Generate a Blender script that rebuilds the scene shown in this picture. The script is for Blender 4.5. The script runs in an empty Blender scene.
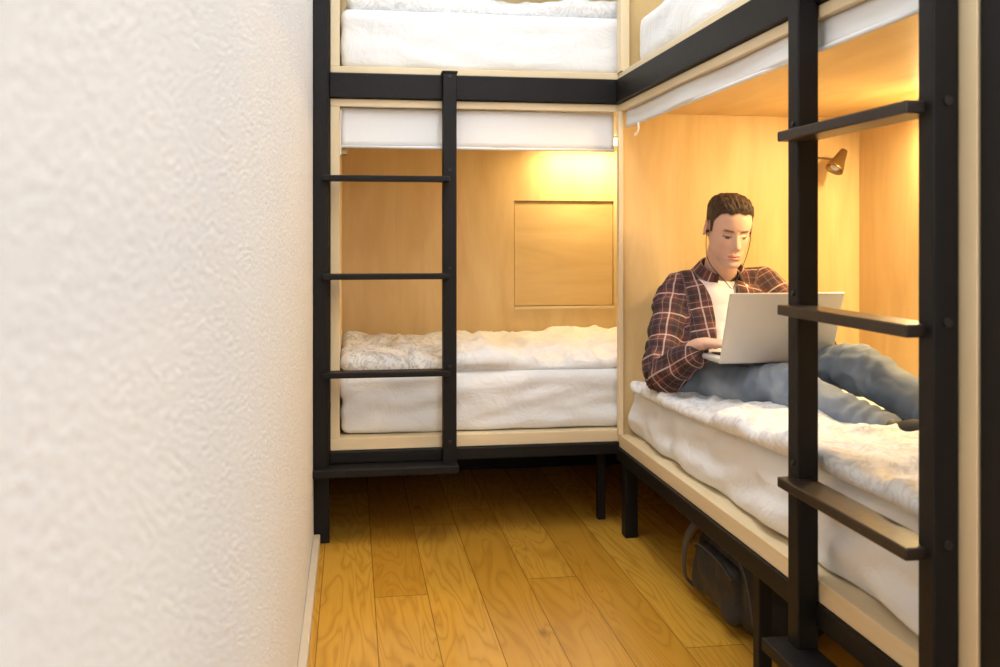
import bpy, bmesh, math, random
from mathutils import Vector, Matrix, noise
random.seed(4)
sc = bpy.context.scene
sc.view_settings.view_transform = 'Standard'
V = Vector

# ------------------------------------------------------------ materials
def new_mat(name):
    m = bpy.data.materials.new(name); m.use_nodes = True
    nt = m.node_tree; b = nt.nodes['Principled BSDF']
    return m, nt, b
def N(nt, t, **kw):
    n = nt.nodes.new(t)
    for k, v in kw.items(): setattr(n, k, v)
    return n
def L(nt, a, b): nt.links.new(a, b)
def math_n(nt, op, a, b=None, c=None):
    n = N(nt, 'ShaderNodeMath', operation=op)
    for i, s in enumerate((a, b, c)):
        if s is None: continue
        if isinstance(s, (int, float)): n.inputs[i].default_value = s
        else: L(nt, s, n.inputs[i])
    return n.outputs[0]
def mixc(nt, fac, a, b, blend='MIX'):
    n = N(nt, 'ShaderNodeMix', data_type='RGBA', blend_type=blend)
    if isinstance(fac, (int, float)): n.inputs[0].default_value = fac
    else: L(nt, fac, n.inputs[0])
    for idx, s in ((6, a), (7, b)):
        if isinstance(s, tuple): n.inputs[idx].default_value = (*s[:3], 1)
        else: L(nt, s, n.inputs[idx])
    return n.outputs[2]
def coords(nt, scale=(1,1,1)):
    tc = N(nt, 'ShaderNodeTexCoord'); mp = N(nt, 'ShaderNodeMapping')
    mp.inputs['Scale'].default_value = scale
    L(nt, tc.outputs['Object'], mp.inputs[0]); return mp.outputs[0]
def noise_n(nt, vec, scale, detail=4, rough=.5, dist=0):
    n = N(nt, 'ShaderNodeTexNoise')
    n.inputs['Scale'].default_value = scale; n.inputs['Detail'].default_value = detail
    n.inputs['Roughness'].default_value = rough; n.inputs['Distortion'].default_value = dist
    L(nt, vec, n.inputs['Vector']); return n.outputs[0]
def ramp(nt, fac, stops):
    r = N(nt, 'ShaderNodeValToRGB'); e = r.color_ramp.elements
    while len(e) < len(stops): e.new(.5)
    for el, (p, c) in zip(e, stops): el.position = p; el.color = (*c, 1)
    L(nt, fac, r.inputs[0]); return r.outputs[0]
def bump(nt, b, h, strength, dist=.01):
    n = N(nt, 'ShaderNodeBump'); n.inputs['Strength'].default_value = strength
    n.inputs['Distance'].default_value = dist
    L(nt, h, n.inputs['Height']); L(nt, n.outputs[0], b.inputs['Normal'])
def simple(name, col, rough=.5, metal=0, bscale=None, bstr=.2, var=.0, spec=.5):
    m, nt, b = new_mat(name)
    b.inputs['Roughness'].default_value = rough; b.inputs['Metallic'].default_value = metal
    b.inputs['Specular IOR Level'].default_value = spec
    vec = coords(nt)
    f = noise_n(nt, vec, bscale or 30, 4)
    d = tuple(c*(1-var) for c in col)
    L(nt, mixc(nt, f, d, col), b.inputs['Base Color'])
    if bscale: bump(nt, b, f, bstr, .005)
    return m

def mat_stucco():
    m, nt, b = new_mat('white_rough_stucco'); vec = coords(nt)
    f1 = noise_n(nt, vec, 150, 6, .65, .2)
    f2 = noise_n(nt, vec, 420, 3, .6)
    vo = N(nt, 'ShaderNodeTexVoronoi'); vo.inputs['Scale'].default_value = 190; L(nt, vec, vo.inputs['Vector'])
    pits = ramp(nt, f1, [(.34, (0,0,0)), (.60, (1,1,1))])
    h = math_n(nt, 'ADD', pits, math_n(nt, 'MULTIPLY', vo.outputs[0], .6))
    h = math_n(nt, 'ADD', h, math_n(nt, 'MULTIPLY', f2, .4))
    L(nt, ramp(nt, f1, [(.32, (.66,.655,.65)), (.46, (.785,.79,.79))]), b.inputs['Base Color'])
    b.inputs['Roughness'].default_value = .85
    bump(nt, b, h, .55, .003); return m
WARM_LIT_BIRCH = ((.70,.495,.225),(.79,.585,.285),(.83,.64,.335))  # birch tones with the bunk lamps' warm light mixed into the colour
def mat_plywood(name='birch_plywood', axis='z', cols=WARM_LIT_BIRCH, gc=(.52,.33,.13)):
    m, nt, b = new_mat(name)
    sc_ = {'z': (5,5,1.0), 'x': (1.0,5,5), 'y': (5,1.0,5)}[axis]
    f = noise_n(nt, coords(nt, sc_), 1.6, 4, .55, 1.2)
    g = noise_n(nt, coords(nt, tuple(s*s*4 if s > 1 else 3 for s in sc_)), 2.0, 3, .6, .2)
    base = ramp(nt, f, [(.3, cols[0]), (.55, cols[1]), (.75, cols[2])])
    c = mixc(nt, math_n(nt, 'MULTIPLY', g, .25), base, gc)
    L(nt, c, b.inputs['Base Color']); b.inputs['Roughness'].default_value = .45
    bump(nt, b, g, .05, .002); return m
def mat_floor():
    m, nt, b = new_mat('oak_plank_floor')
    tc = N(nt, 'ShaderNodeTexCoord'); sp = N(nt, 'ShaderNodeSeparateXYZ'); L(nt, tc.outputs['Object'], sp.inputs[0])
    x, y = sp.outputs[0], sp.outputs[1]
    w = .148
    xs = math_n(nt, 'DIVIDE', math_n(nt, 'ADD', x, 10.0), w); ix = math_n(nt, 'FLOOR', xs); fx = math_n(nt, 'FRACT', xs)
    wn = N(nt, 'ShaderNodeTexWhiteNoise', noise_dimensions='1D'); L(nt, ix, wn.inputs['W'])
    ys = math_n(nt, 'ADD', math_n(nt, 'DIVIDE', math_n(nt, 'ADD', y, 10), 2.1), math_n(nt, 'MULTIPLY', wn.outputs[0], 7))
    iy = math_n(nt, 'FLOOR', ys); fy = math_n(nt, 'FRACT', ys)
    cb = N(nt, 'ShaderNodeCombineXYZ'); L(nt, ix, cb.inputs[0]); L(nt, iy, cb.inputs[1])
    w2 = N(nt, 'ShaderNodeTexWhiteNoise', noise_dimensions='2D'); L(nt, cb.outputs[0], w2.inputs['Vector'])
    r = w2.outputs[0]
    c2 = N(nt, 'ShaderNodeCombineXYZ')
    L(nt, math_n(nt, 'MULTIPLY', x, 8), c2.inputs[0]); L(nt, math_n(nt, 'MULTIPLY', y, 1.0), c2.inputs[1]); L(nt, math_n(nt, 'MULTIPLY', r, 37), c2.inputs[2])
    f = noise_n(nt, c2.outputs[0], 1.3, 2, .45, .8)
    rings = math_n(nt, 'FRACT', math_n(nt, 'MULTIPLY', f, 11))
    rings = math_n(nt, 'PINGPONG', rings, .5)
    rings = math_n(nt, 'POWER', math_n(nt, 'MULTIPLY', rings, 2), 2.5)
    c3 = N(nt, 'ShaderNodeCombineXYZ')
    L(nt, math_n(nt, 'MULTIPLY', x, 110), c3.inputs[0]); L(nt, math_n(nt, 'MULTIPLY', y, 4), c3.inputs[1]); L(nt, r, c3.inputs[2])
    g = noise_n(nt, c3.outputs[0], 1.5, 3, .6)
    base = mixc(nt, r, (.50,.235,.022), (.74,.41,.055))
    c = mixc(nt, math_n(nt, 'MULTIPLY', rings, .5), base, (.34,.135,.010))
    c = mixc(nt, math_n(nt, 'MULTIPLY', g, .45), c, (.42,.19,.016))
    kn = N(nt, 'ShaderNodeTexVoronoi'); kn.inputs['Scale'].default_value = 1.0
    c4 = N(nt, 'ShaderNodeCombineXYZ'); L(nt, math_n(nt, 'MULTIPLY', x, 5.5), c4.inputs[0]); L(nt, math_n(nt, 'MULTIPLY', y, 2.6), c4.inputs[1])
    L(nt, c4.outputs[0], kn.inputs['Vector'])
    km = ramp(nt, kn.outputs[0], [(.02, (1,1,1)), (.10, (0,0,0))])
    c = mixc(nt, math_n(nt, 'MULTIPLY', km, .6), c, (.16,.06,.01))
    s1 = math_n(nt, 'LESS_THAN', fx, .018); s2 = math_n(nt, 'LESS_THAN', fy, .0018)
    s = math_n(nt, 'MAXIMUM', s1, s2)
    c = mixc(nt, math_n(nt, 'MULTIPLY', s, .7), c, (.12,.045,.006))
    L(nt, c, b.inputs['Base Color']); b.inputs['Roughness'].default_value = .24
    bump(nt, b, math_n(nt, 'SUBTRACT', math_n(nt, 'MULTIPLY', g, .3), s), .15, .002); return m
def mat_cotton(name, col=(.84,.845,.85)):
    m, nt, b = new_mat(name); vec = coords(nt)
    f = noise_n(nt, vec, 9, 5, .6, .8)
    L(nt, mixc(nt, f, tuple(c*.95 for c in col), col), b.inputs['Base Color'])
    b.inputs['Roughness'].default_value = .8
    bump(nt, b, f, .45, .02); return m
def mat_duvet(name, x_fade=None):
    m, nt, b = new_mat(name); vec = coords(nt)
    f = noise_n(nt, vec, 11, 3, .5, 2.2)
    g = noise_n(nt, vec, 45, 2, .5, 1.0)
    a = math_n(nt, 'PINGPONG', math_n(nt, 'MULTIPLY', f, 5), .5)
    k = ramp(nt, a, [(.14, (1,1,1)), (.24, (0,0,0))])
    k2 = ramp(nt, g, [(.52, (0,0,0)), (.58, (1,1,1))])
    t = math_n(nt, 'ADD', math_n(nt, 'MULTIPLY', k, .5), math_n(nt, 'MULTIPLY', k2, .28))
    if x_fade:
        sp = N(nt, 'ShaderNodeSeparateXYZ'); L(nt, vec, sp.inputs[0])
        mr = N(nt, 'ShaderNodeMapRange'); L(nt, sp.outputs[0], mr.inputs[0])
        mr.inputs[1].default_value = x_fade[0]; mr.inputs[2].default_value = x_fade[1]; mr.inputs[3].default_value = 1; mr.inputs[4].default_value = .15
        t = math_n(nt, 'MULTIPLY', t, mr.outputs[0])
    else:
        t = math_n(nt, 'MULTIPLY', t, .55)
    c = mixc(nt, t, (.85,.85,.85), (.44,.40,.34))
    L(nt, c, b.inputs['Base Color']); b.inputs['Roughness'].default_value = .65
    bump(nt, b, noise_n(nt, vec, 9, 3, .5, .6), .4, .02); return m
def mat_plaid():
    m, nt, b = new_mat('plaid_flannel')
    at = N(nt, 'ShaderNodeAttribute', attribute_name='cloth_uv')
    sp = N(nt, 'ShaderNodeSeparateXYZ'); L(nt, at.outputs['Vector'], sp.inputs[0])
    col = (.12,.037,.030)
    masks = []
    for s in (sp.outputs[0], sp.outputs[1]):
        f = math_n(nt, 'FRACT', math_n(nt, 'DIVIDE', math_n(nt, 'ADD', s, 10.0), .078))
        dark = math_n(nt, 'LESS_THAN', f, .42)
        l1 = math_n(nt, 'COMPARE', f, .62, .030); l2 = math_n(nt, 'COMPARE', f, .88, .014); l3 = math_n(nt, 'COMPARE', f, .2, .02)
        masks.append((dark, l1, l2, l3))
    c = col
    for mk in masks: c = mixc(nt, math_n(nt, 'MULTIPLY', mk[0], .62), c, (.018,.014,.022))
    for mk in masks:
        c = mixc(nt, math_n(nt, 'MULTIPLY', mk[1], .62), c, (.62,.50,.45))
        c = mixc(nt, math_n(nt, 'MULTIPLY', mk[2], .40), c, (.50,.36,.30))
        c = mixc(nt, math_n(nt, 'MULTIPLY', mk[3], .35), c, (.22,.12,.10))
    L(nt, c, b.inputs['Base Color']); b.inputs['Roughness'].default_value = .85; return m
def mat_vcol(name, rough):
    m, nt, b = new_mat(name)
    at = N(nt, 'ShaderNodeAttribute', attribute_name='Col')
    vec = coords(nt)
    mott = noise_n(nt, vec, 55, 4, .6)
    c = mixc(nt, math_n(nt, 'MULTIPLY', mott, .22), at.outputs['Color'], (.62,.30,.22))
    L(nt, c, b.inputs['Base Color']); b.inputs['Roughness'].default_value = rough
    b.inputs['Specular IOR Level'].default_value = .3
    bump(nt, b, noise_n(nt, vec, 400, 2), .15, .002)
    return m
def mat_denim():
    m, nt, b = new_mat('washed_denim'); vec = coords(nt)
    f = noise_n(nt, vec, 8, 2, .5); g = noise_n(nt, vec, 700, 2)
    c = ramp(nt, f, [(.3, (.12,.16,.23)), (.5, (.20,.25,.325)), (.7, (.34,.385,.45))])
    c = mixc(nt, math_n(nt, 'MULTIPLY', g, .3), c, (.12,.155,.22))
    L(nt, c, b.inputs['Base Color']); b.inputs['Roughness'].default_value = .85
    bump(nt, b, noise_n(nt, vec, 22, 2, .5), .25, .01); return m
def mat_emit(name, col, st):
    m, nt, b = new_mat(name)
    b.inputs['Base Color'].default_value = (*col, 1)
    b.inputs['Emission Color'].default_value = (*col, 1); b.inputs['Emission Strength'].default_value = st; return m

LIGHT = ((.74,.58,.35),(.81,.66,.42),(.85,.71,.48)); LG = (.60,.44,.25)
M_ST = mat_stucco(); M_PLY = mat_plywood('warm_lit_birch_plywood', 'z')  # bunk interior plywood: lamp warmth painted into the birch colour
M_PLYX = mat_plywood('birch_plywood_board', 'x', LIGHT, LG); M_PLYY = mat_plywood('birch_plywood_edge', 'y', LIGHT, LG); M_PLYL = mat_plywood('birch_plywood_light', 'z', LIGHT, LG)
M_CEIL = mat_plywood('warm_lit_birch_plywood_long', 'y')  # bunk ceiling birch, same warm lamp tint in the base colour
M_FL = mat_floor(); M_BLK = simple('black_painted_timber', (.0075,.006,.0055), .5, 0, 60, .1, .3, .25)
M_RUNG = simple('reflection_tinted_timber', (.022,.013,.008), .33, 0, 60, .1, .4, .5)  # brown tint paints warm reflections onto the black rungs
M_SH = mat_cotton('white_sheet_cotton'); M_DV = mat_duvet('paisley_duvet_cotton'); M_DVX = mat_duvet('paisley_duvet_cotton_turned', (.20,.45)); M_PLAID = mat_plaid(); M_DEN = mat_denim()
M_BLIND = simple('white_blind_fabric', (.84,.84,.84), .75, 0, 200, .05, .05)
M_WALL = simple('painted_plaster', (.78,.785,.79), .8, 0, 60, .1, .05)
M_BASE = simple('beige_baseboard', (.62,.52,.38), .5, 0, 40, .05, .1)
M_BRZ = simple('antique_bronze', (.42,.30,.15), .3, .9, 50, .05, .2)
M_STEEL = simple('bolt_steel', (.03,.027,.025), .4, .5, None)
M_AL = simple('brushed_aluminium', (.70,.685,.66), .42, .4, 300, .02, .05)
M_KEY = simple('black_keys', (.02,.02,.02), .5)
M_TEE = simple('white_jersey', (.84,.76,.76), .85, 0, 60, .2, .08)
M_BAG = simple('charcoal_nylon', (.022,.020,.019), .6, 0, 150, .3, .4)
M_BAG2 = simple('grey_webbing', (.07,.062,.055), .6, 0, 200, .3, .3)
M_SHOE = simple('black_sneaker', (.018,.018,.02), .6, 0, 100, .2, .3)
M_SOLE = simple('shoe_sole_rubber', (.05,.05,.05), .7)
M_WIRE = simple('black_rubber_cable', (.012,.012,.012), .45)
M_SKIN = mat_vcol('skin', .5)
M_HAIR = simple('dark_brown_hair', (.085,.048,.030), .6, 0, 260, .9, .6)

# ------------------------------------------------------------ mesh helpers
def link(o, parent=None):
    sc.collection.objects.link(o)
    if parent: o.parent = parent
    return o
def empty(name):
    e = bpy.data.objects.new(name, None); e.empty_display_size = .1; return link(e)
def from_bm(name, bm, mat, parent=None, smooth=False):
    me = bpy.data.meshes.new(name); bm.to_mesh(me); bm.free()
    if mat:
        for mm in (mat if isinstance(mat, list) else [mat]): me.materials.append(mm)
    if smooth:
        for p in me.polygons: p.use_smooth = True
    return link(bpy.data.objects.new(name, me), parent)
def bm_box(bm, lo, hi, bev=.002, mi=0):
    c = [(a+b)/2 for a, b in zip(lo, hi)]; s = [b-a for a, b in zip(lo, hi)]
    r = bmesh.ops.create_cube(bm, size=1, matrix=Matrix.Translation(c) @ Matrix.Diagonal((*s, 1)))
    fs = set(f for v in r['verts'] for f in v.link_faces)
    for f in fs: f.material_index = mi
    if bev:
        es = list(set(e for v in r['verts'] for e in v.link_edges))
        bmesh.ops.bevel(bm, geom=es, offset=min(bev, min(s)*.4), segments=2, affect='EDGES', profile=.5)
def box(name, lo, hi, mat, parent=None, bev=.002):
    bm = bmesh.new(); bm_box(bm, lo, hi, bev); return from_bm(name, bm, mat, parent)
def bm_cyl(bm, a, b, r, r2=None, n=20, mi=0):
    a, b = V(a), V(b); d = b-a
    q = d.to_track_quat('Z', 'Y').to_matrix().to_4x4()
    k = bmesh.ops.create_cone(bm, cap_ends=True, segments=n, radius1=r, radius2=r if r2 is None else r2, depth=d.length, matrix=Matrix.Translation((a+b)/2) @ q)
    for f in set(f for v in k['verts'] for f in v.link_faces): f.material_index = mi; f.smooth = len(f.verts) == 4
def catmull(vals, k):
    out = []
    n = len(vals)
    for i in range(n-1):
        p0 = vals[max(i-1, 0)]; p1 = vals[i]; p2 = vals[i+1]; p3 = vals[min(i+2, n-1)]
        for j in range(k):
            t = j/k
            out.append([.5*((2*b)+(-a+c)*t+(2*a-5*b+4*c-d)*t*t+(-a+3*b-3*c+d)*t**3) for a, b, c, d in zip(p0, p1, p2, p3)])
    out.append(list(vals[-1])); return out
def loft(bm, pts, rad, side=(1,0,0), n=24, k=6, cap=5, mi=0):
    vals = [list(p)+list(r if isinstance(r, (tuple, list)) else (r, r)) for p, r in zip(pts, rad)]
    vals = catmull(vals, k) if len(vals) > 2 else catmull([vals[0], [(a+b)/2 for a, b in zip(*vals)], vals[1]], k)
    P = [V(v[:3]) for v in vals]; R = [(max(v[3], 1e-4), max(v[4], 1e-4)) for v in vals]
    side = V(side); T = []
    for i in range(len(P)):
        t = P[min(i+1, len(P)-1)]-P[max(i-1, 0)]; T.append(t.normalized())
    rings = []
    def ring(c, t, a, b):
        s = (side-side.dot(t)*t).normalized(); u = t.cross(s)
        return [bm.verts.new(c+s*a*math.cos(2*math.pi*j/n)+u*b*math.sin(2*math.pi*j/n)) for j in range(n)]
    m0 = min(R[0]); m1 = min(R[-1])
    for j in range(cap-1, 0, -1):
        an = j*math.pi/2/cap; rings.append(ring(P[0]-T[0]*m0*math.sin(an), T[0], R[0][0]*math.cos(an), R[0][1]*math.cos(an)))
    for p, t, r in zip(P, T, R): rings.append(ring(p, t, *r))
    for j in range(1, cap):
        an = j*math.pi/2/cap; rings.append(ring(P[-1]+T[-1]*m1*math.sin(an), T[-1], R[-1][0]*math.cos(an), R[-1][1]*math.cos(an)))
    fs = []
    for a, b in zip(rings[:-1], rings[1:]):
        for j in range(n): fs.append(bm.faces.new((a[j], a[(j+1) % n], b[(j+1) % n], b[j])))
    v0 = bm.verts.new(P[0]-T[0]*m0); v1 = bm.verts.new(P[-1]+T[-1]*m1)
    for j in range(n):
        fs.append(bm.faces.new((v0, rings[0][(j+1) % n], rings[0][j]))); fs.append(bm.faces.new((v1, rings[-1][j], rings[-1][(j+1) % n])))
    for f in fs: f.material_index = mi; f.smooth = True
def remesh_bm(bm, voxel, it=4, fac=.5):
    bmesh.ops.recalc_face_normals(bm, faces=bm.faces)
    o = from_bm('tmp_shape', bm, None)
    m = o.modifiers.new('r', 'REMESH'); m.mode = 'VOXEL'; m.voxel_size = voxel
    if it:
        s = o.modifiers.new('s', 'SMOOTH'); s.factor = fac; s.iterations = it
    dg = bpy.context.evaluated_depsgraph_get()
    me = bpy.data.meshes.new_from_object(o.evaluated_get(dg))
    bpy.data.objects.remove(o)
    b2 = bmesh.new(); b2.from_mesh(me); bpy.data.meshes.remove(me)
    for f in b2.faces: f.smooth = True
    b2.normal_update(); return b2
def smooth_boundary(bm, it=10):
    bv = {}
    for e in bm.edges:
        if e.is_boundary:
            a, b = e.verts; bv.setdefault(a, []).append(b); bv.setdefault(b, []).append(a)
    for _ in range(it):
        new = {v: v.co*.4+sum((n.co for n in ns), V())*(.6/len(ns)) for v, ns in bv.items() if len(ns) == 2}
        for v, c in new.items(): v.co = c
def soft_box(name, lo, hi, mat, parent=None, res=.02, r=.04, disp=None):
    lo, hi = V(lo), V(hi); c = (lo+hi)/2; h = (hi-lo)/2
    n = [max(3, int((hi[i]-lo[i])/res)) for i in range(3)]
    bm = bmesh.new(); cache = {}
    rr = [min(r, h[i]*.98) for i in range(3)]
    def vert(i, j, k):
        key = (i, j, k)
        if key in cache: return cache[key]
        q = V(((2*i/n[0]-1)*h[0], (2*j/n[1]-1)*h[1], (2*k/n[2]-1)*h[2]))
        inner = V([max(-(h[a]-rr[a]), min(h[a]-rr[a], q[a])) for a in range(3)])
        d = V([(q[a]-inner[a])/rr[a] for a in range(3)]); nn = d.normalized()
        p = c+inner+V([nn[a]*rr[a] for a in range(3)])
        if disp: p = disp(p, nn)
        cache[key] = bm.verts.new(p); return cache[key]
    for ax in range(3):
        a, b = [(1, 2), (2, 0), (0, 1)][ax]
        for e in (0, n[ax]):
            for u in range(n[a]):
                for w in range(n[b]):
                    idx = []
                    for du, dw in ((0,0),(1,0),(1,1),(0,1)):
                        t = [0,0,0]; t[ax] = e; t[a] = u+du; t[b] = w+dw; idx.append(vert(*t))
                    if e == 0: idx.reverse()
                    f = bm.faces.new(idx); f.smooth = True
    return from_bm(name, bm, mat, parent)
def sstep(a, b, x):
    t = max(0, min(1, (x-a)/(b-a))); return t*t*(3-2*t)
def curve_obj(name, pts, r, mat, parent=None):
    cu = bpy.data.curves.new(name, 'CURVE'); cu.dimensions = '3D'; cu.bevel_depth = r; cu.bevel_resolution = 3
    s = cu.splines.new('NURBS'); s.points.add(len(pts)-1)
    for q, p in zip(s.points, pts): q.co = (*p, 1)
    s.use_endpoint_u = True; s.order_u = 4
    cu.materials.append(mat); return link(bpy.data.objects.new(name, cu), parent)

# ------------------------------------------------------------ room
box('wall_left', (-.27,-2.2,0), (-.12,4.3,2.8), M_ST, None, 0)
box('wall_back', (-.27,4.16,0), (2.0,4.3,2.8), M_WALL, None, 0)
box('wall_right', (1.83,-2.2,0), (2.0,4.3,2.8), M_WALL, None, 0)
box('wall_front', (-.27,-2.35,0), (2.0,-2.2,2.8), M_WALL, None, 0)
box('floor', (-.27,-2.35,-.1), (2.0,4.3,0), M_FL, None, 0)
box('ceiling', (-.27,-2.35,2.8), (2.0,4.3,2.9), M_WALL, None, 0)
box('baseboard_left', (-.12,-2.2,0), (-.098,3.19,.035), M_BASE, None, .004)

# ------------------------------------------------------------ back bunk
B = empty('bunk_bed')
for nm, z0, z1 in (('lower_platform', .302, .342), ('lower_ceiling', 1.43, 1.455), ('upper_platform', 1.54, 1.562)):
    box(nm, (-.066,3.2,z0), (1.8,4.12,z1), M_PLYX, B)
box('side_panel', (-.066,3.201,.342), (-.036,4.12,1.43), M_PLYL, B)
box('side_panel_upper', (-.066,3.201,1.562), (-.036,4.12,2.3), M_PLYL, B)
nx0, nx1, nz0, nz1 = .70, 1.145, .70, 1.16
box('back_panel_left', (-.066,4.12,.3), (nx0,4.14,2.3), M_PLY, B, 0)
box('back_panel_right', (nx1,4.12,.3), (1.8,4.14,2.3), M_PLY, B, 0)
box('back_panel_under_hatch', (nx0,4.12,.3), (nx1,4.14,nz0), M_PLY, B, 0)
box('back_panel_over_hatch', (nx0,4.12,nz1), (nx1,4.14,2.3), M_PLY, B, 0)
box('back_hatch', (nx0+.003,4.128,nz0+.003), (nx1-.003,4.145,nz1-.003), mat_plywood('birch_plywood_hatch', 'x', ((.63,.44,.19),(.72,.52,.24),(.76,.57,.28))), B, .001)
box('hatch_lip', (nx0,4.113,nz0-.012), (nx1,4.12,nz0), M_PLYX, B, .001)
box('under_bed_shade_board', (-.11,4.12,.0), (1.8,4.15,.299), M_BLK, B, .001)  # added black board, stands in for the darkness under the bed
box('corner_post', (-.12,3.15,.225), (-.069,3.2,2.6), M_BLK, B, .003)
box('corner_post_outer', (-.12,3.2,0), (-.069,3.26,2.6), M_BLK, B, .003)
box('middle_beam', (-.069,3.185,1.457), (.905,3.215,1.538), M_BLK, B, .003)
box('lower_beam', (-.069,3.185,.262), (.905,3.22,.301), M_BLK, B, .003)
box('rear_beam', (-.069,4.08,.262), (1.8,4.115,.301), M_BLK, B, .003)
box('leg_inner', (.865,3.32,0), (.893,3.35,.262), M_BLK, B, .003)
box('leg_rear', (-.06,4.06,0), (-.02,4.1,.262), M_BLK, B, .003)
box('leg_rear_far', (1.7,4.06,0), (1.74,4.1,.262), M_BLK, B, .003)
box('blind_bracket', (-.036,3.26,1.275), (-.012,3.30,1.30), M_BRZ, B, .004)

LD = empty('bunk_ladder')
box('upright', (.299,3.15,.225), (.344,3.195,1.54), M_BLK, LD, .003)
box('upright_cap', (.296,3.148,1.54), (.347,3.215,1.547), M_BLK, LD, .001)
box('wall_side_upright', (-.1195,3.135,.225), (-.075,3.15,2.5), M_BLK, LD, .003)
for i, z in enumerate((.560,.874,1.190)):
    box('rung_%d' % i, (-.09,3.105,z-.009), (.318,3.17,z+.009), M_BLK, LD, .003)
box('foot_plate', (-.119,3.10,.236), (.346,3.183,.262), M_BLK, LD, .003)
bm = bmesh.new()
for z in (.3,.547,.87,1.193,1.5):
    bm_cyl(bm, (.322,3.15,z+.03), (.322,3.145,z+.03), .005)
from_bm('bolts', bm, M_STEEL, LD)

# ------------------------------------------------------------ right bunk
R = empty('bunk_bed')
R.name = 'bunk_bed.001'
box('lower_platform', (.906,1.282,.286), (1.79,3.197,.328), M_PLYY, R)
box('lower_ceiling', (.906,1.282,1.43), (1.79,3.197,1.455), M_PLYY, R)
box('lower_ceiling_lining', (.935,1.337,1.425), (1.79,3.197,1.43), M_CEIL, R, 0)
box('upper_platform', (.906,1.282,1.54), (1.79,3.197,1.562), M_PLYY, R)
box('end_panel', (.906,3.198,.30), (1.80,3.22,2.3), M_PLY, R, .001)
box('corner_trim', (.900,3.172,.328), (.915,3.199,1.43), M_PLYL, R, .001)
box('corner_trim_upper', (.900,3.15,1.562), (.93,3.199,2.3), M_PLYL, R, .001)
box('near_end_panel', (.904,1.284,.328), (1.79,1.336,2.3), M_PLYL, R, .002)
box('rear_panel', (1.79,1.282,.3), (1.805,3.197,2.3), M_PLY, R, .001)
box('under_bed_shade_board', (1.79,1.282,0), (1.815,3.197,.299), M_BLK, R, .001)  # added dark sheet behind the legs, paints the under-bed shade
box('middle_beam', (.893,1.336,1.457), (.922,3.197,1.538), M_BLK, R, .003)
box('lower_beam', (.898,1.282,.240), (.93,3.197,.285), M_BLK, R, .003)
box('rear_beam', (1.74,1.282,.240), (1.78,3.197,.285), M_BLK, R, .003)
box('leg_corner', (.902,3.10,0), (.945,3.15,.24), M_BLK, R, .003)
box('leg_middle', (.915,2.07,0), (.947,2.105,.24), M_BLK, R, .003)
box('leg_rear', (1.73,3.1,0), (1.77,3.14,.24), M_BLK, R, .003)
box('leg_rear_near', (1.73,1.3,0), (1.77,1.34,.24), M_BLK, R, .003)
box('near_post', (.904,1.215,0), (.955,1.279,2.6), M_BLK, R, .003)
LR = empty('bunk_ladder'); LR.name = 'bunk_ladder.001'
box('upright_far', (.86,1.765,.19), (.903,1.81,2.5), M_BLK, LR, .003)
box('upright_near', (.86,1.324,0), (.902,1.364,2.5), M_BLK, LR, .003)
for i, z in enumerate((.520,.858,1.198)):
    box('rung_%d' % i, (.828,1.345,z-.010), (.893,1.79,z+.010), M_RUNG, LR, .003)
box('foot_plate', (.815,1.31,.172), (.902,1.835,.197), M_BLK, LR, .003)
bm = bmesh.new()
for z in (.527,.86,1.193):
    bm_cyl(bm, (.883,1.324,z+.012), (.883,1.320,z+.012), .007)
    bm_cyl(bm, (.86,1.785,z+.03), (.856,1.785,z+.03), .005)
from_bm('bolts', bm, M_STEEL, LR)

# ------------------------------------------------------------ blinds
def blind(name, along, a0, a1, pos, z0, z1):
    e = empty('roller_blind'); e.name = name
    n = 60; bm = bmesh.new(); rows = []
    for i in range(n+1):
        a = a0+(a1-a0)*i/n; row = []
        for j in range(7):
            z = z0+(z1-z0)*j/6; w = .003*math.sin(a*9)+.002*noise.noise(V((a*6, z*8, 0)))
            row.append(bm.verts.new((a, pos+w, z) if along == 'x' else (pos+w, a, z)))
        rows.append(row)
    for i in range(n):
        for j in range(6): bm.faces.new((rows[i][j], rows[i+1][j], rows[i+1][j+1], rows[i][j+1])).smooth = True
    o = from_bm('fabric', bm, M_BLIND, e); s = o.modifiers.new('t', 'SOLIDIFY'); s.thickness = .003
    bm = bmesh.new()
    A = (lambda a, z, d=0: (a, pos+d, z)) if along == 'x' else (lambda a, z, d=0: (pos+d, a, z))
    bm_cyl(bm, A(a0, z0), A(a1, z0), .005, mi=0); from_bm('hem_bar', bm, M_BLIND, e)
    bm = bmesh.new(); bm_cyl(bm, A(a0, z1-.018, .022), A(a1, z1-.018, .022), .016); from_bm('roller_tube', bm, M_BLIND, e)
    return e
b0 = blind('roller_blind', 'x', -.030, .897, 3.224, 1.300, 1.428)
rb = blind('roller_blind.001', 'y', 1.345, 3.165, .925, 1.375, 1.428)
curve_obj('pull_cord', [(.914,3.0,1.37),(.912,2.98,1.355),(.910,2.99,1.335),(.911,3.03,1.325),(.912,3.02,1.34)], .003, M_BLIND, rb)
curve_obj('pull_cord', [(-.032,3.21,1.42),(-.034,3.208,1.36),(-.033,3.208,1.31),(-.033,3.21,1.27)], .002, M_BLIND, b0)

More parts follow.
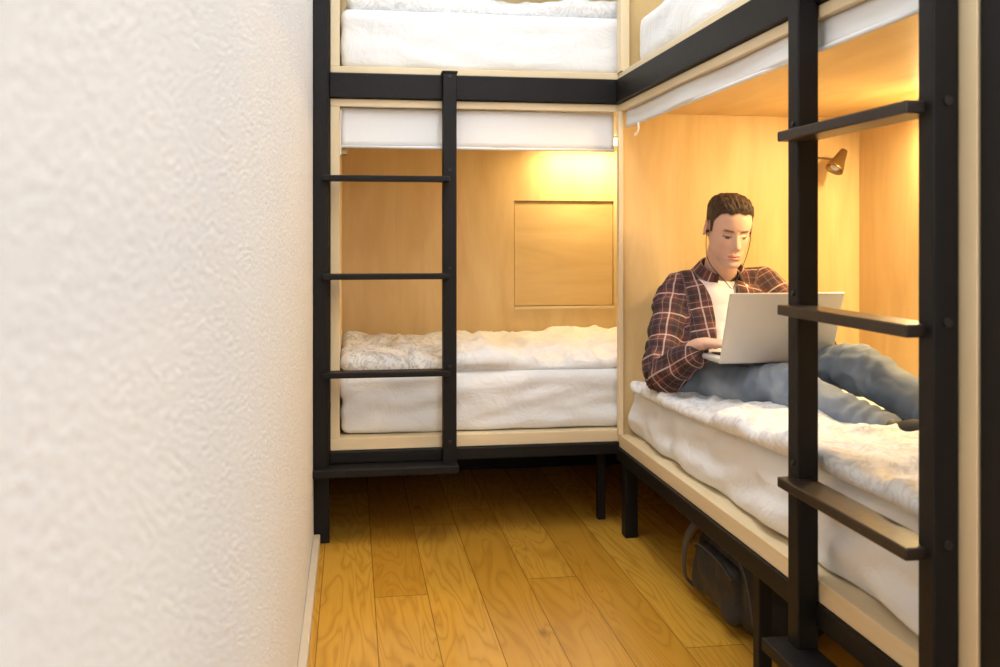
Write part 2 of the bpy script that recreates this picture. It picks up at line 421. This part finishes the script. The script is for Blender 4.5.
# ------------------------------------------------------------ bedding
def sheet_disp(seed, ax, amt=.010):
    def f(p, n):
        q = p.copy()
        a = p.x if ax == 0 else p.y
        w = noise.noise(V((a*3+seed, p.z*22+1.6*math.sin(a*4+seed), seed)))*.6+noise.noise(V((a*9+seed, p.z*30, seed*2)))*.35
        side = 1-abs(n.z)
        q += n*(w*amt*(.4+side))
        return q
    return f
soft_box('mattress', (-.034,3.234,.344), (1.76,4.10,.545), M_SH, None, .014, .03, sheet_disp(1.3, 0, .016))
def ridge(v): return 1-min(1, abs(noise.noise(v))*3.2)
def duv(seed, amp, f0=None):
    def f(p, n):
        q = p.copy()
        wx = p.x+.06*noise.noise(V((p.x*4, p.y*4, seed))); wy = p.y+.06*noise.noise(V((p.x*4, p.y*4, seed+9)))
        w = noise.noise(V((wx*3.5+seed, wy*3.5, seed)))*1.2+ridge(V((wx*4+seed, wy*7, 3)))*.75+ridge(V((wx*9+wy*4, wy*8-wx*3+seed, 8)))*.42-.4
        w += noise.noise(V((wx*14, wy*14+seed, p.z*9)))*.25
        k = 1 if n.z > -.2 else .15
        q += V((n.x*.7, n.y*.7, max(n.z, 0)*1.0+.1))*w*amp*k
        if f0: q = f0(q, n)
        return q
    return f
soft_box('duvet', (-.026,3.250,.540), (1.74,4.095,.592), M_DVX, None, .011, .028, duv(2.2, .028))
soft_box('mattress.001', (-.034,3.245,1.563), (1.76,4.10,1.765), M_SH, None, .02, .03, sheet_disp(5.3, 0, .009))
soft_box('duvet.001', (-.01,3.29,1.765), (1.74,4.09,1.83), M_DV, None, .015, .03, duv(7.2, .022))
def rmat(p, n):
    q = sheet_disp(3.1, 1, .010)(p, n)
    near = sstep(3.0, 1.4, p.y)
    if n.z > .3: q.z += .035*near
    if n.x < -.3:
        zz = (p.z-.33)/.17
        t = p.y*1.0+p.z*2.2
        fold = (.5-2*abs(noise.noise(V((t*2.6, p.z*7-p.y*1.2, 4)))))*.9+.5*noise.noise(V((t*6, p.z*16-p.y*3, 9)))
        q.x += fold*.024*(1-.35*zz) + .014*zz
        q.x = max(q.x, .912)
    return q
soft_box('mattress.002', (.934,1.345,.330), (1.77,3.185,.490), M_SH, None, .013, .035, rmat)
def rduv(q, n):
    near = sstep(3.05, 1.6, q.y)
    q.z += .052*near
    d = math.exp(-(((q.x-1.2)/.2)**2+((q.y-2.75)/.35)**2))
    if n.z > .2: q.z -= .010*d
    edge = sstep(1.02, .92, q.x)
    if n.z > -.2: q.z += .006*edge*near
    return q
soft_box('duvet.002', (.922,1.35,.480), (1.765,3.13,.521), M_DV, None, .011, .024, duv(11.7, .019, rduv))
soft_box('mattress.003', (.95,1.345,1.563), (1.77,3.14,1.745), M_SH, None, .02, .045, sheet_disp(8.3, 1, .007))
soft_box('duvet.003', (1.02,1.35,1.75), (1.75,3.1,1.80), M_DV, None, .02, .03, duv(17.2, .012))

# ------------------------------------------------------------ lamps
def reading_lamp(name, mount, stem_end, aim, wall_n):
    e = empty('reading_lamp'); e.name = name
    mount, stem_end, aim, wall_n = V(mount), V(stem_end), V(aim).normalized(), V(wall_n)
    bm = bmesh.new(); bm_cyl(bm, mount, mount+wall_n*.012, .028, .024); from_bm('wall_rose', bm, M_BRZ, e)
    curve_obj('arm', [mount+wall_n*.01, mount+wall_n*.05, stem_end+wall_n*.01, stem_end], .004, M_BRZ, e)
    bm = bmesh.new(); n = 24
    prof = [(-.045,.006),(-.043,.012),(-.02,.017),(.0,.021),(.02,.028),(.035,.031),(.04,.031),(.036,.027),(.01,.018)]
    q = aim.to_track_quat('Z', 'Y').to_matrix(); rings = []
    for h, r in prof: rings.append([bm.verts.new(stem_end+q @ V((r*math.cos(2*math.pi*j/n), r*math.sin(2*math.pi*j/n), h))) for j in range(n)])
    for a, b in zip(rings[:-1], rings[1:]):
        for j in range(n): bm.faces.new((a[j], a[(j+1) % n], b[(j+1) % n], b[j])).smooth = True
    bm.faces.new(rings[0]); bm.faces.new(rings[-1])
    from_bm('shade', bm, M_BRZ, e)
    bm = bmesh.new(); bmesh.ops.create_uvsphere(bm, u_segments=16, v_segments=10, radius=.016, matrix=Matrix.Translation(stem_end+aim*.024)); from_bm('bulb', bm, M_BLIND, e, True)
reading_lamp('reading_lamp', (1.60,3.198,1.28), (1.660,3.10,1.265), (-.5,-.15,-.75), (0,-1,0))

def bunk_light(name, lo, hi, col, watt, loc, size, size_y, rot=(0,0,0), wash=None):
    e = empty('bunk_light'); e.name = name
    box('housing', (lo[0],lo[1],hi[2]-.006), (hi[0],hi[1],hi[2]), M_BLIND, e, .001)
    box('diffuser', lo, (hi[0],hi[1],hi[2]-.007), mat_emit('warm_diffuser_'+name[-3:], col, 6), e, .004)
    srcs = [(watt, loc, rot)]
    if wash: srcs.append(wash)
    for wt, lc, rt in srcs:
        ld = bpy.data.lights.new('bunk_lamp', 'AREA'); ld.shape = 'RECTANGLE'; ld.size = size; ld.size_y = size_y; ld.color = col; ld.energy = wt
        lo_ = bpy.data.objects.new('lamp_source', ld); lo_.location = lc; lo_.rotation_euler = rt; link(lo_, e)
WARM = (1.0,.75,.38)
bunk_light('bunk_light', (.84,3.97,1.395), (1.18,4.03,1.429), WARM, 5.2, (1.01,4.00,1.388), .32, .05)
bunk_light('bunk_light.001', (1.715,2.42,1.392), (1.765,2.725,1.424), WARM, 12.5, (1.72,2.57,1.385), .05, .28, (0,math.radians(20),0), (3.5, (1.735,2.60,1.372), (0,math.radians(-50),0)))

COOL = (.93,.965,1.0)
def ceil_light(name, x0, x1, y0, y1, watt):
    e = empty('ceiling_light'); e.name = name
    box('frame', (x0-.02,y0-.02,2.775), (x1+.02,y1+.02,2.8), M_WALL, e, .003)
    box('diffuser', (x0,y0,2.768), (x1,y1,2.776), mat_emit('cool_diffuser'+name[-3:], COOL, 1.5), e, .002)
    ld = bpy.data.lights.new('panel', 'AREA'); ld.shape = 'RECTANGLE'; ld.size = x1-x0; ld.size_y = y1-y0; ld.color = COOL; ld.energy = watt
    o = bpy.data.objects.new('panel_source', ld); o.location = ((x0+x1)/2, (y0+y1)/2, 2.76); link(o, e)
ceil_light('ceiling_light', .1, .7, 1.2, 2.8, 26)
ceil_light('ceiling_light.001', .5, 1.3, -1.3, .7, 38)
e = empty('fill_light_panel')  # added fill light behind the camera, not a known fixture
box('frame', (.35,-2.2,1.5), (1.65,-2.17,2.6), M_WALL, e, .003)
box('diffuser', (.38,-2.172,1.53), (1.62,-2.165,2.57), mat_emit('fill_diffuser', COOL, 1), e, .002)
ld = bpy.data.lights.new('panel', 'AREA'); ld.shape = 'RECTANGLE'; ld.size = 1.2; ld.size_y = 1.0; ld.color = COOL; ld.energy = 10
o = bpy.data.objects.new('panel_source', ld); o.location = (1.0,-2.15,2.05); o.rotation_euler = (math.radians(90),0,0); link(o, e)

# ------------------------------------------------------------ man
MAN = empty('man')
SR, SL = V((1.05,3.02,.815)), V((1.345,2.99,.835))
side = (SL-SR).normalized()
spine = [V((1.160,2.86,.575)), V((1.165,2.915,.65)), V((1.178,2.965,.73)), V((1.187,3.00,.80)), V((1.195,3.02,.850)), V((1.198,3.02,.880))]
ER, WR = V((.950,2.86,.575)), V((1.0,2.665,.672))
EL, WL = V((1.475,2.84,.625)), V((1.325,2.71,.705))
def torso(bm, off=0):
    loft(bm, spine, [(.165+off,.112+off),(.150+off,.106+off),(.150+off,.108+off),(.156+off,.106+off),(.118+off,.074+off),(.068+off,.056+off)], side, n=40)
def seg_info(p, a, b):
    d = b-a; t = max(0, min(1, (p-a).dot(d)/d.length_squared)); return (p-(a+d*t)).length, t
def wrinkle(p, a=.004, s=18, seed=0):
    return a*(noise.noise(V((p.x*s+seed, p.y*s, p.z*s*1.6)))+.5*abs(noise.noise(V((p.x*s*2, p.y*s*2+seed, p.z*s*3)))))
bm = bmesh.new(); torso(bm, 0)
loft(bm, [V((1.13,3.01,.832)), SR, SR.lerp(ER,.5)+V((-.008,0,0)), ER, ER.lerp(WR,.5), ER.lerp(WR,.90)], [.055,.060,.056,.056,.049,.037], (0,1,.3), n=24)
loft(bm, [V((1.26,3.0,.847)), SL, SL.lerp(EL,.5), EL, EL.lerp(WL,.5), EL.lerp(WL,.90)], [.055,.060,.056,.055,.047,.036], (0,1,.3), n=24)
b2 = remesh_bm(bm, .0065, 7)
for v in b2.verts:
    p = v.co.copy(); e_ = max(math.exp(-((p-ER).length/.10)**2), math.exp(-((p-EL).length/.10)**2), .5)
    w = wrinkle(p, .016, 15, 3)*e_
    w += .007*e_*math.sin((p-SR).dot((ER-SR).normalized())*95+5*noise.noise(p*12)) if p.x < 1.04 else 0
    v.co += v.normal*w
ax = (spine[4]-spine[0]).normalized(); front = side.cross(ax).normalized()
if front.y > 0: front = -front
kill = []
neck = V((1.198,3.0,.90))
for f in b2.faces:
    c = f.calc_center_median(); r = c-spine[0]
    u = r.dot(side)-.012; h = r.dot(ax); fr = (c-spine[0]-ax*h).dot(front)
    w = .038+.026*sstep(.20,.33,h)+.02*sstep(.18,.0,h)
    if abs(u) < w and fr > -.01 and h > -.02 and f.normal.dot(front) > -.1: kill.append(f)
    elif (c-neck).length < .062: kill.append(f)
bmesh.ops.delete(b2, geom=kill, context='FACES')
smooth_boundary(b2, 14)
sh = from_bm('plaid_shirt', b2, M_PLAID, MAN, True)
at = sh.data.attributes.new('cloth_uv', 'FLOAT_VECTOR', 'POINT')
segs = [('ar', SR, ER), ('fr', ER, WR), ('al', SL, EL), ('fl', EL, WL)]
for i, v in enumerate(sh.data.vertices):
    p = v.co; best = None
    r = p-spine[0]; h = r.dot(ax); u = r.dot(side)
    dt = max(0, abs(u-.01)-.105)
    for nm, a, b in segs:
        d, t = seg_info(p, a, b)
        if best is None or d < best[0]: best = (d, nm, a, b, t)
    if best[0] < .075 and dt > .0 :
        d, nm, a, b, t = best; T = (b-a).normalized(); s = V((0,-1,0)); s = (s-s.dot(T)*T).normalized(); q = T.cross(s)
        rr = p-a-T*(p-a).dot(T); ang = math.atan2(rr.dot(q), rr.dot(s))
        base = 0 if nm[0] == 'a' else (SR-ER).length
        at.data[i].vector = (base+(p-a).dot(T), ang*.052, 0)
    else: at.data[i].vector = (h, u+.012, 0)
s = sh.modifiers.new('t', 'SOLIDIFY'); s.thickness = .004; s.offset = -1
bm = bmesh.new(); rows = []
cax = V((0,-.30,.95)).normalized(); cf = V((.02,-1,-.30)).normalized(); cs = cax.cross(cf).normalized()
cc = V((1.198,3.003,.898))
for i in range(41):
    a = math.radians(-152+304*i/40); k = abs(i-20)/20
    d = -(cf*math.cos(a))*1.0 + cs*math.sin(a)
    row = []
    for rr, hh in ((.060,-.015),(.061,.008),(.064,.020),(.071,.022),(.084,.004),(.096+.014*k,-.018-.026*k**3)):
        row.append(bm.verts.new(cc+d*rr*(1.0)+cax*(hh-.022*k*k)))
    rows.append(row)
for a, b in zip(rows[:-1], rows[1:]):
    for j in range(5): bm.faces.new((a[j], b[j], b[j+1], a[j+1])).smooth = True
co = from_bm('shirt_collar', bm, M_PLAID, MAN); s = co.modifiers.new('t', 'SOLIDIFY'); s.thickness = .003
at = co.data.attributes.new('cloth_uv', 'FLOAT_VECTOR', 'POINT')
for i, v in enumerate(co.data.vertices): at.data[i].vector = ((i//6)*.012, (i % 6)*.012, 0)
bm = bmesh.new(); torso(bm, -.009)
loft(bm, [V((1.12,3.01,.832)), V((1.28,3.0,.842))], [.045,.045], (0,1,0))
b2 = remesh_bm(bm, .008, 6)
for v in b2.verts: v.co += v.normal*wrinkle(v.co, .008, 14, 8)
kill = [f for f in b2.faces if (f.calc_center_median()-V((1.198,2.985,.892))).length < .056]
bmesh.ops.delete(b2, geom=kill, context='FACES')
smooth_boundary(b2, 10)
ts = from_bm('t_shirt', b2, M_TEE, MAN, True); s = ts.modifiers.new('t', 'SOLIDIFY'); s.thickness = .003

# jeans
HR, KR, AR = V((1.095,2.84,.562)), V((1.165,2.455,.592)), V((1.272,2.150,.530))
HL, KL, AL = V((1.235,2.83,.565)), V((1.335,2.42,.652)), V((1.440,2.075,.545))
bm = bmesh.new()
loft(bm, [V((1.03,2.85,.57)), V((1.165,2.86,.575)), V((1.30,2.85,.57))], [(.085,.075),(.105,.095),(.085,.075)], (0,1,0), n=28)
for H, K, A in ((HR, KR, AR), (HL, KL, AL)):
    m1 = H.lerp(K, .5)+V((0,0,-.010)); m2 = K.lerp(A, .45)+V((0,0,.000))
    loft(bm, [H, H.lerp(K,.25), m1, K, m2, A], [(.086,.078),(.084,.074),(.074,.062),(.062,.062),(.060,.054),(.050,.046)], (1,.3,0), n=28)
b2 = remesh_bm(bm, .006, 6)
for v in b2.verts:
    p = v.co.copy(); kk = max(math.exp(-((p-K).length/.11)**2) for K in (KR, KL, HR, HL))
    kk = max(kk, .35)
    w = wrinkle(p, .013, 15, 5)*kk
    w += .006*(ridge(V((p.x*9+p.z*12, p.y*7-p.x*5, p.z*9)))-.4)*kk
    for H, K, A in ((HR, KR, AR), (HL, KL, AL)):
        dk = (p-K); dd = dk.dot((A-H).normalized())
        w += .006*math.exp(-(dk.length/.12)**2)*math.sin(dd*105+6*noise.noise(p*10))
        da = (p-A); w += .005*math.exp(-(da.length/.15)**2)*math.sin(da.dot((A-K).normalized())*120+5*noise.noise(p*9))
    v.co += v.normal*w
from_bm('jeans', b2, M_DEN, MAN, True)

# shoes
for nm, A, K in (('shoe_right', AR, KR), ('shoe_left', AL, KL)):
    leg = (A-K).normalized(); toe = (V((.15,0,1))-V((.15,0,1)).dot(leg)*leg).normalized()
    toe = (toe*.62+leg*.65+V((.25,0,-.15))).normalized(); sole = (leg-leg.dot(toe)*toe).normalized()
    base = A+leg*.045
    bm = bmesh.new(); sw = toe.cross(sole)
    loft(bm, [A-leg*.005, A+leg*.03], [.040,.038], sw, n=20)
    loft(bm, [base-toe*.035+sole*.008, base+toe*.02, base+toe*.08+sole*.012, base+toe*.15+sole*.022, base+toe*.185+sole*.025], [(.034,.040),(.038,.044),(.044,.036),(.044,.026),(.034,.018)], sw, n=24)
    b2 = remesh_bm(bm, .005, 5); from_bm(nm, b2, M_SHOE, MAN, True)
    bm = bmesh.new()
    loft(bm, [base-toe*.045+sole*.045, base+toe*.03+sole*.048, base+toe*.10+sole*.046, base+toe*.19+sole*.044], [(.030,.010),(.036,.010),(.046,.010),(.036,.009)], sw, n=24)
    from_bm(nm+'_sole', bm, M_SOLE, MAN)

# hands
def hand(nm, W, fore, direc, palm_n, thumb_side, curl=(4,9,9), scale=1.0):
    Y = V(direc).normalized(); Z = V(palm_n); Z = (Z-Z.dot(Y)*Y).normalized(); X = V(thumb_side); X = (X-X.dot(Y)*Y-X.dot(Z)*Z).normalized()
    def T(x, y, z): return W+(X*x+Y*y+Z*z)*scale
    bm = bmesh.new(); s = scale
    loft(bm, [W-V(fore).normalized()*.06, W-V(fore).normalized()*.02, T(0,.015,0)], [(.027,.024),(.026,.021),(.028,.018)], X, n=24)
    loft(bm, [T(0,0,0), T(.002,.035,.002), T(0,.075,.002), T(-.002,.088,0)], [(.026*s,.018*s),(.036*s,.016*s),(.041*s,.013*s),(.038*s,.010*s)], X, n=24)
    specs = [(.030,.086,(.040,.024,.020),.0088),(.010,.091,(.045,.028,.022),.009),(-.011,.088,(.041,.026,.021),.0086),(-.030,.080,(.033,.020,.018),.0076)]
    for i, (fx, fy, lens, r) in enumerate(specs):
        p = T(fx,fy-.02,0); pts = [p, T(fx,fy,.001)]; a = 0; cur = V((fx,fy,.001)); sp = fx*2.5
        for ln, cu in zip(lens, curl):
            a += math.radians(cu+2*i); cur = cur+V((math.sin(math.radians(sp*60))*ln*.3, math.cos(a)*ln, -math.sin(a)*ln)); pts.append(T(*cur))
        loft(bm, pts, [r*s,r*1.05*s,r*s,r*.92*s,r*.78*s], X, n=14, k=4)
    loft(bm, [T(.018,.015,-.002), T(.036,.038,-.004), T(.050,.066,-.006), T(.052,.092,-.007)], [.015*s,.0125*s,.0105*s,.0085*s], X, n=14, k=4)
    b2 = remesh_bm(bm, .0024, 2)
    o = from_bm(nm, b2, M_SKIN, MAN, True)
    ca = o.data.color_attributes.new('Col', 'FLOAT_COLOR', 'POINT')
    for i, v in enumerate(o.data.vertices):
        k = .95+.05*noise.noise(v.co*60); ca.data[i].color = (.68*k,.43*k,.33*k,1)
hand('hand_right', WR+V((0,0,.022)), WR-ER, (.72,-.60,.0), (0,0,1), (.6,.7,0), scale=.88)
hand('hand_left', WL, WL-EL, (-.80,-.42,-.01), (0,0,1), (-.6,.7,0), scale=.88)

# head
rows_t = [(-.118,.012,.080,.058),(-.113,.027,.091,.030),(-.100,.040,.096,.000),(-.085,.048,.092,-.03),(-.068,.055,.090,-.055),(-.050,.061,.088,-.070),
 (-.030,.066,.086,-.080),(-.010,.070,.084,-.088),(.010,.0725,.084,-.094),(.030,.074,.089,-.097),(.050,.0745,.088,-.098),(.070,.071,.081,-.093),
 (.090,.060,.064,-.078),(.105,.043,.040,-.055),(.114,.022,.016,-.026),(.117,.004,.002,-.006)]
rows_i = catmull([list(r) for r in rows_t], 9)
def gs(x, s): return math.exp(-(x/s)**2)
def feat(x, z):
    ax_ = abs(x); d = 0
    if .018 > z > -.050:
        if z > -.034: amp = .003+.021*((.018-z)/.052)**1.15; sg = .0085+.0045*((.018-z)/.052)
        else: amp = .024*max(0, 1-((-.034-z)/.015))**.7; sg = .013
        d += amp*gs(x, sg)
    d += .006*gs(ax_-.013, .006)*gs(z+.040, .007)
    d -= .013*gs(ax_-.030, .016)*gs(z-.006, .011)
    d += .0072*gs(ax_-.031, .012)*gs(z+.001, .0080)
    d += .0055*gs(ax_-.028, .018)*gs(z-.020, .007)
    d += .0045*gs(ax_-.045, .016)*gs(z+.028, .018)
    d -= .004*gs(ax_-.040, .014)*gs(z+.062, .018)
    d += .0055*gs(x, .019)*gs(z+.067, .0042)+.006*gs(x, .017)*gs(z+.078, .0048)-.004*gs(x, .024)*gs(z+.0722, .0020)
    d -= .004*gs(x, .02)*gs(z+.089, .006); d += .004*gs(x, .018)*gs(z+.104, .010)
    d -= .002*gs(x, .004)*gs(z+.056, .007)
    return d
def head_pt(row, ph, off=0):
    z, w, f, b = row; yc = b+(f-b)*.46
    c, s_ = math.cos(ph), math.sin(ph)
    n_ = 2.2
    x = w*math.copysign(abs(c)**(2/n_), c); y = math.copysign(abs(s_)**(2/n_), s_)
    y = yc+(f-yc)*y if y > 0 else yc+(yc-b)*y
    if s_ > .25: y += feat(x, z)*sstep(.25,.55,s_)
    return V((x, y, z))
phs = [math.pi*i/150 for i in range(150)]+[math.pi+math.pi*i/60 for i in range(60)]
fdir = V((-.03,-.955,-.29)).normalized(); hu = (V((.04,0,1))-V((.04,0,1)).dot(fdir)*fdir).normalized()
hx = fdir.cross(hu).normalized(); hu = hx.cross(fdir)
HC = V((1.192,2.93,1.022)); HS = .89
HM = Matrix((( hx.x,fdir.x,hu.x,HC.x),(hx.y,fdir.y,hu.y,HC.y),(hx.z,fdir.z,hu.z,HC.z),(0,0,0,1))) @ Matrix.Scale(HS, 4)
SK = V((.76,.52,.415))
def hairline(p):
    y = p[1]; x = abs(p[0])
    tab = [(-.11,-.050),(-.04,-.045),(-.022,-.015),(-.016,.032),(.002,.034),(.008,-.005),(.022,.000),(.030,.040),(.050,.066),(.066,.078),(.12,.080)]
    r = tab[-1][1]
    for (a, b), (c, d) in zip(tab[:-1], tab[1:]):
        if a <= y <= c: r = b+(d-b)*(y-a)/(c-a); break
    if y < tab[0][0]: r = tab[0][1]
    if y > .045: r += .003*math.cos(x*120)+.003*noise.noise(V((p[0]*90,1,1)))
    return r
def skin_col(p):
    c = SK.copy(); x, y, z = p; ax_ = abs(x)
    def mixin(col, k):
        nonlocal c; k = max(0, min(1, k)); c = c.lerp(V(col), k)
    if y > .03:
        mixin((.70,.38,.31), .5*gs(ax_-.042,.016)*gs(z+.03,.018))
        mixin((.68,.37,.30), .5*gs(x,.014)*gs(z+.036,.012))
        mixin((.42,.27,.21), .6*gs(z+.085,.026)*sstep(.058,.040,ax_)*(1-gs(x,.026)*gs(z+.073,.011)))
        lipm = (1 if (ax_ < .024 and -.083 < z < -.0625+.002*math.cos(ax_*200)) else 0)*sstep(.026,.019,ax_+abs(z+.073)*.6)
        mixin((.56,.25,.22), .85*lipm)
        mixin((.22,.07,.06), .75*gs(z+.0722,.0013)*sstep(.025,.018,ax_))
        bz = .0180+.003*math.sin(min(1,(ax_-.010)/.03)*2.2)
        if .010 < ax_ < .050: mixin((.06,.034,.024), .95*gs(z-bz,.0050)*sstep(.010,.016,ax_)*sstep(.050,.040,ax_))
        ex = (ax_-.0305)/.0150
        if abs(ex) < 1:
            lower = -.0088*math.sqrt(1-ex*ex); upper = -.0022+.0008*(1-ex*ex)
            if lower < z < upper: mixin((.56,.50,.46), .8); mixin((.03,.018,.012), .95*sstep(.52,.42,abs(ex)))
            mixin((.02,.012,.010), .95*gs(z-upper-.0002,.0021))
            mixin((.40,.22,.17), .5*gs(z-.0075+.003*ex*ex,.0016))
        mixin((.12,.045,.04), .8*gs(ax_-.0075,.0035)*gs(z+.0475,.0022))
    m = z-hairline(p)
    mixin((.16,.10,.075), .9*sstep(-.008,.010,m))
    return c
bm = bmesh.new(); cols = []
rings = []
for row in rows_i:
    rg = []
    for ph in phs:
        p = head_pt(row, ph); rg.append(bm.verts.new(p)); cols.append(skin_col(p))
    rings.append(rg)
n = len(phs)
for a, b in zip(rings[:-1], rings[1:]):
    for j in range(n): bm.faces.new((a[j], a[(j+1) % n], b[(j+1) % n], b[j])).smooth = True
bm.faces.new(list(reversed(rings[0]))); bm.faces.new(rings[-1])
for v in bm.verts: v.co = HM @ v.co
nv = len(bm.verts)
loft(bm, [V((1.198,3.03,.850)), V((1.197,3.012,.895)), HM @ V((0,-.022,-.085)), HM @ V((0,-.022,-.03))], [(.064,.058),(.054,.055),(.049,.052),(.046,.050)], hx, n=40)
for sx in (-1, 1):
    def E(x, y, z): return HM @ V((sx*x, y, z))
    pts = []
    for i in range(13):
        a = math.radians(-60+ i*300/12+0)
        pts.append(E(.0755+.010*(1 if math.cos(a) < .4 else .3), -.010-.015*math.cos(a+math.radians(25))*1.0-.004, .002+.028*math.sin(a)*(1 if math.sin(a) > 0 else .85)))
    loft(bm, pts, [.0040]*13, hx, n=10, k=2)
    loft(bm, [E(.071,-.010,.020), E(.075,-.013,.0), E(.073,-.008,-.020)], [(.004,.010),(.005,.011),(.0045,.008)], hx, n=14, k=4)
bm.normal_update()
ho = from_bm('head_and_neck', bm, M_SKIN, MAN, True)
ca = ho.data.color_attributes.new('Col', 'FLOAT_COLOR', 'POINT')
for i, v in enumerate(ho.data.vertices):
    c = cols[i] if i < nv else V((.72,.46,.36))
    ca.data[i].color = (*c, 1)
# hair
bm = bmesh.new(); rings = []
for row in rows_i:
    rg = []
    for ph in phs:
        p = head_pt(row, ph); m = p.z-hairline(p)
        nn = V((p.x/.075, (p.y+.01)/.095, max(p.z,0)/.11))
        nn = nn.normalized() if nn.length > 0 else V((0,0,1))
        off = (.0012+.014*sstep(.050,.105,p.z)+.002*sstep(.02,.07,p.z))*sstep(-.002,.018,m)+.0006
        off += .0045*sstep(0,.02,m)*noise.noise(V((p.x*140, p.y*70, p.z*90)))*(.2+sstep(.05,.09,p.z))
        v = bm.verts.new(HM @ (p+nn*off)); rg.append((v, m))
    rings.append(rg)
for a, b in zip(rings[:-1], rings[1:]):
    for j in range(n):
        q = (a[j], a[(j+1) % n], b[(j+1) % n], b[j])
        if min(x[1] for x in q) > .001: bm.faces.new([x[0] for x in q]).smooth = True
bm.faces.new([x[0] for x in rings[-1]])
for v in [v for v in bm.verts if not v.link_faces]: bm.verts.remove(v)
for i in range(3600):
    row = rows_i[random.randrange(70, len(rows_i)-2)]; ph = random.random()*2*math.pi
    p = head_pt(row, ph); m = p.z-hairline(p)
    if m < -.003: continue
    nn = V((p.x/.075, (p.y+.01)/.095, max(p.z,0)/.11)).normalized()
    ln = .003+.018*sstep(.055,.10,p.z)*sstep(-.004,.012,m); dd = (nn+V((random.uniform(-.3,.3), .25*sstep(.05,.1,p.z)+random.uniform(-.2,.2), random.uniform(-.1,.35)))).normalized()
    base = p+nn*.001; s_ = dd.orthogonal().normalized()*.0010
    vs = [bm.verts.new(HM @ q) for q in (base-s_, base+s_, base+dd*ln)]; bm.faces.new(vs)
from_bm('hair', bm, M_HAIR, MAN)
EP = empty('earphones')
for sx, pts in ((-1, [V((-.082,.004,-.006)), V((-.084,.010,-.02)), V((-.080,.015,-.07)), V((-.066,.02,-.13))]), (1, [V((.082,.004,-.006)), V((.084,.010,-.02)), V((.080,.015,-.07)), V((.066,.02,-.13))])):
    pt = [HM @ q for q in pts]
    bm = bmesh.new(); bm_cyl(bm, HM @ V((sx*.074,.002,-.004)), HM @ V((sx*.084,.004,-.004)), .0040, .0052, 14)
    from_bm('earbud', bm, M_WIRE, EP)
    pt += [V((1.20+sx*.035,2.885,.80)), V((1.20+sx*.01,2.86,.74)), V((1.20,2.80,.70))]
    curve_obj('cable', pt, .0012, M_WIRE, EP)

# ------------------------------------------------------------ laptop
LT = empty('laptop')
x0, x1, hy, bz = 1.000, 1.328, 2.525, .652
bm = bmesh.new(); bm_box(bm, (x0,hy,bz), (x1,hy+.225,bz+.015), .005); from_bm('base', bm, M_AL, LT)
bm = bmesh.new()
for r_ in range(5):
    for c_ in range(12):
        kx = x0+.03+c_*.0225; ky = hy+.03+r_*.021
        bm_box(bm, (kx,ky,bz+.015), (kx+.018,ky+.017,bz+.017), 0)
from_bm('keys', bm, M_KEY, LT)
tilt = math.radians(21); lh = .208
TM = Matrix.Translation((0,hy+.002,bz+.006)) @ Matrix.Rotation(tilt, 4, 'X')
bm = bmesh.new(); bm_box(bm, (x0,-.007,0), (x1,0,lh), .0032); bm.transform(TM); from_bm('lid', bm, M_AL, LT)
bm = bmesh.new(); bm_box(bm, (x0+.012,0,.015), (x1-.012,.001,lh-.012), 0); bm.transform(TM); from_bm('screen', bm, mat_emit('laptop_screen', (.55,.65,.8), .6), LT)
bm = bmesh.new(); bm_cyl(bm, (x0+.03,hy,bz+.009), (x1-.03,hy,bz+.009), .0045); from_bm('hinge', bm, M_AL, LT)

# ------------------------------------------------------------ bag under bed
BP = empty('backpack')
def bagd(p, n):
    return p+n*(.010*noise.noise(p*14)+.004*noise.noise(p*40))
soft_box('body', (.955,2.20,.0), (1.20,2.61,.232), M_BAG, BP, .012, .07, bagd)
soft_box('front_pocket', (.930,2.27,.03), (.985,2.55,.175), M_BAG, BP, .01, .024, bagd)
curve_obj('zipper', [(.932,2.27,.15),(.926,2.32,.176),(.924,2.42,.180),(.926,2.51,.176),(.932,2.55,.15)], .003, M_BAG2, BP)
curve_obj('zipper_main', [(.962,2.21,.06),(.950,2.205,.16),(.952,2.27,.218),(.95,2.42,.228),(.952,2.55,.218),(.955,2.61,.15)], .0035, M_BAG2, BP)
bm = bmesh.new(); loft(bm, [V((.955,2.50,.212)), V((.93,2.53,.212)), V((.92,2.575,.14)), V((.93,2.60,.05)), V((.96,2.59,.02))], [(.016,.004)]*5, (0,1,.2)); from_bm('strap', bm, M_BAG2, BP)
bm = bmesh.new(); loft(bm, [V((.955,2.36,.212)), V((.93,2.40,.222)), V((.93,2.44,.222)), V((.955,2.48,.212))], [(.006,.004)]*4, (0,0,1)); from_bm('handle', bm, M_BAG2, BP)

# ------------------------------------------------------------ camera
cd = bpy.data.cameras.new('camera'); cd.sensor_width = 36; cd.lens = 34.7; cd.shift_y = -.096; cd.clip_start = .02
cd.dof.use_dof = True; cd.dof.focus_distance = 3.0; cd.dof.aperture_fstop = 6
cam = bpy.data.objects.new('camera', cd); cam.location = (0,0,1.0); cam.rotation_euler = (math.radians(90), 0, math.radians(-8.8)); link(cam)
sc.camera = cam
w = bpy.data.worlds.new('world'); sc.world = w; w.use_nodes = True
w.node_tree.nodes['Background'].inputs[0].default_value = (.8,.8,.8,1); w.node_tree.nodes['Background'].inputs[1].default_value = .3
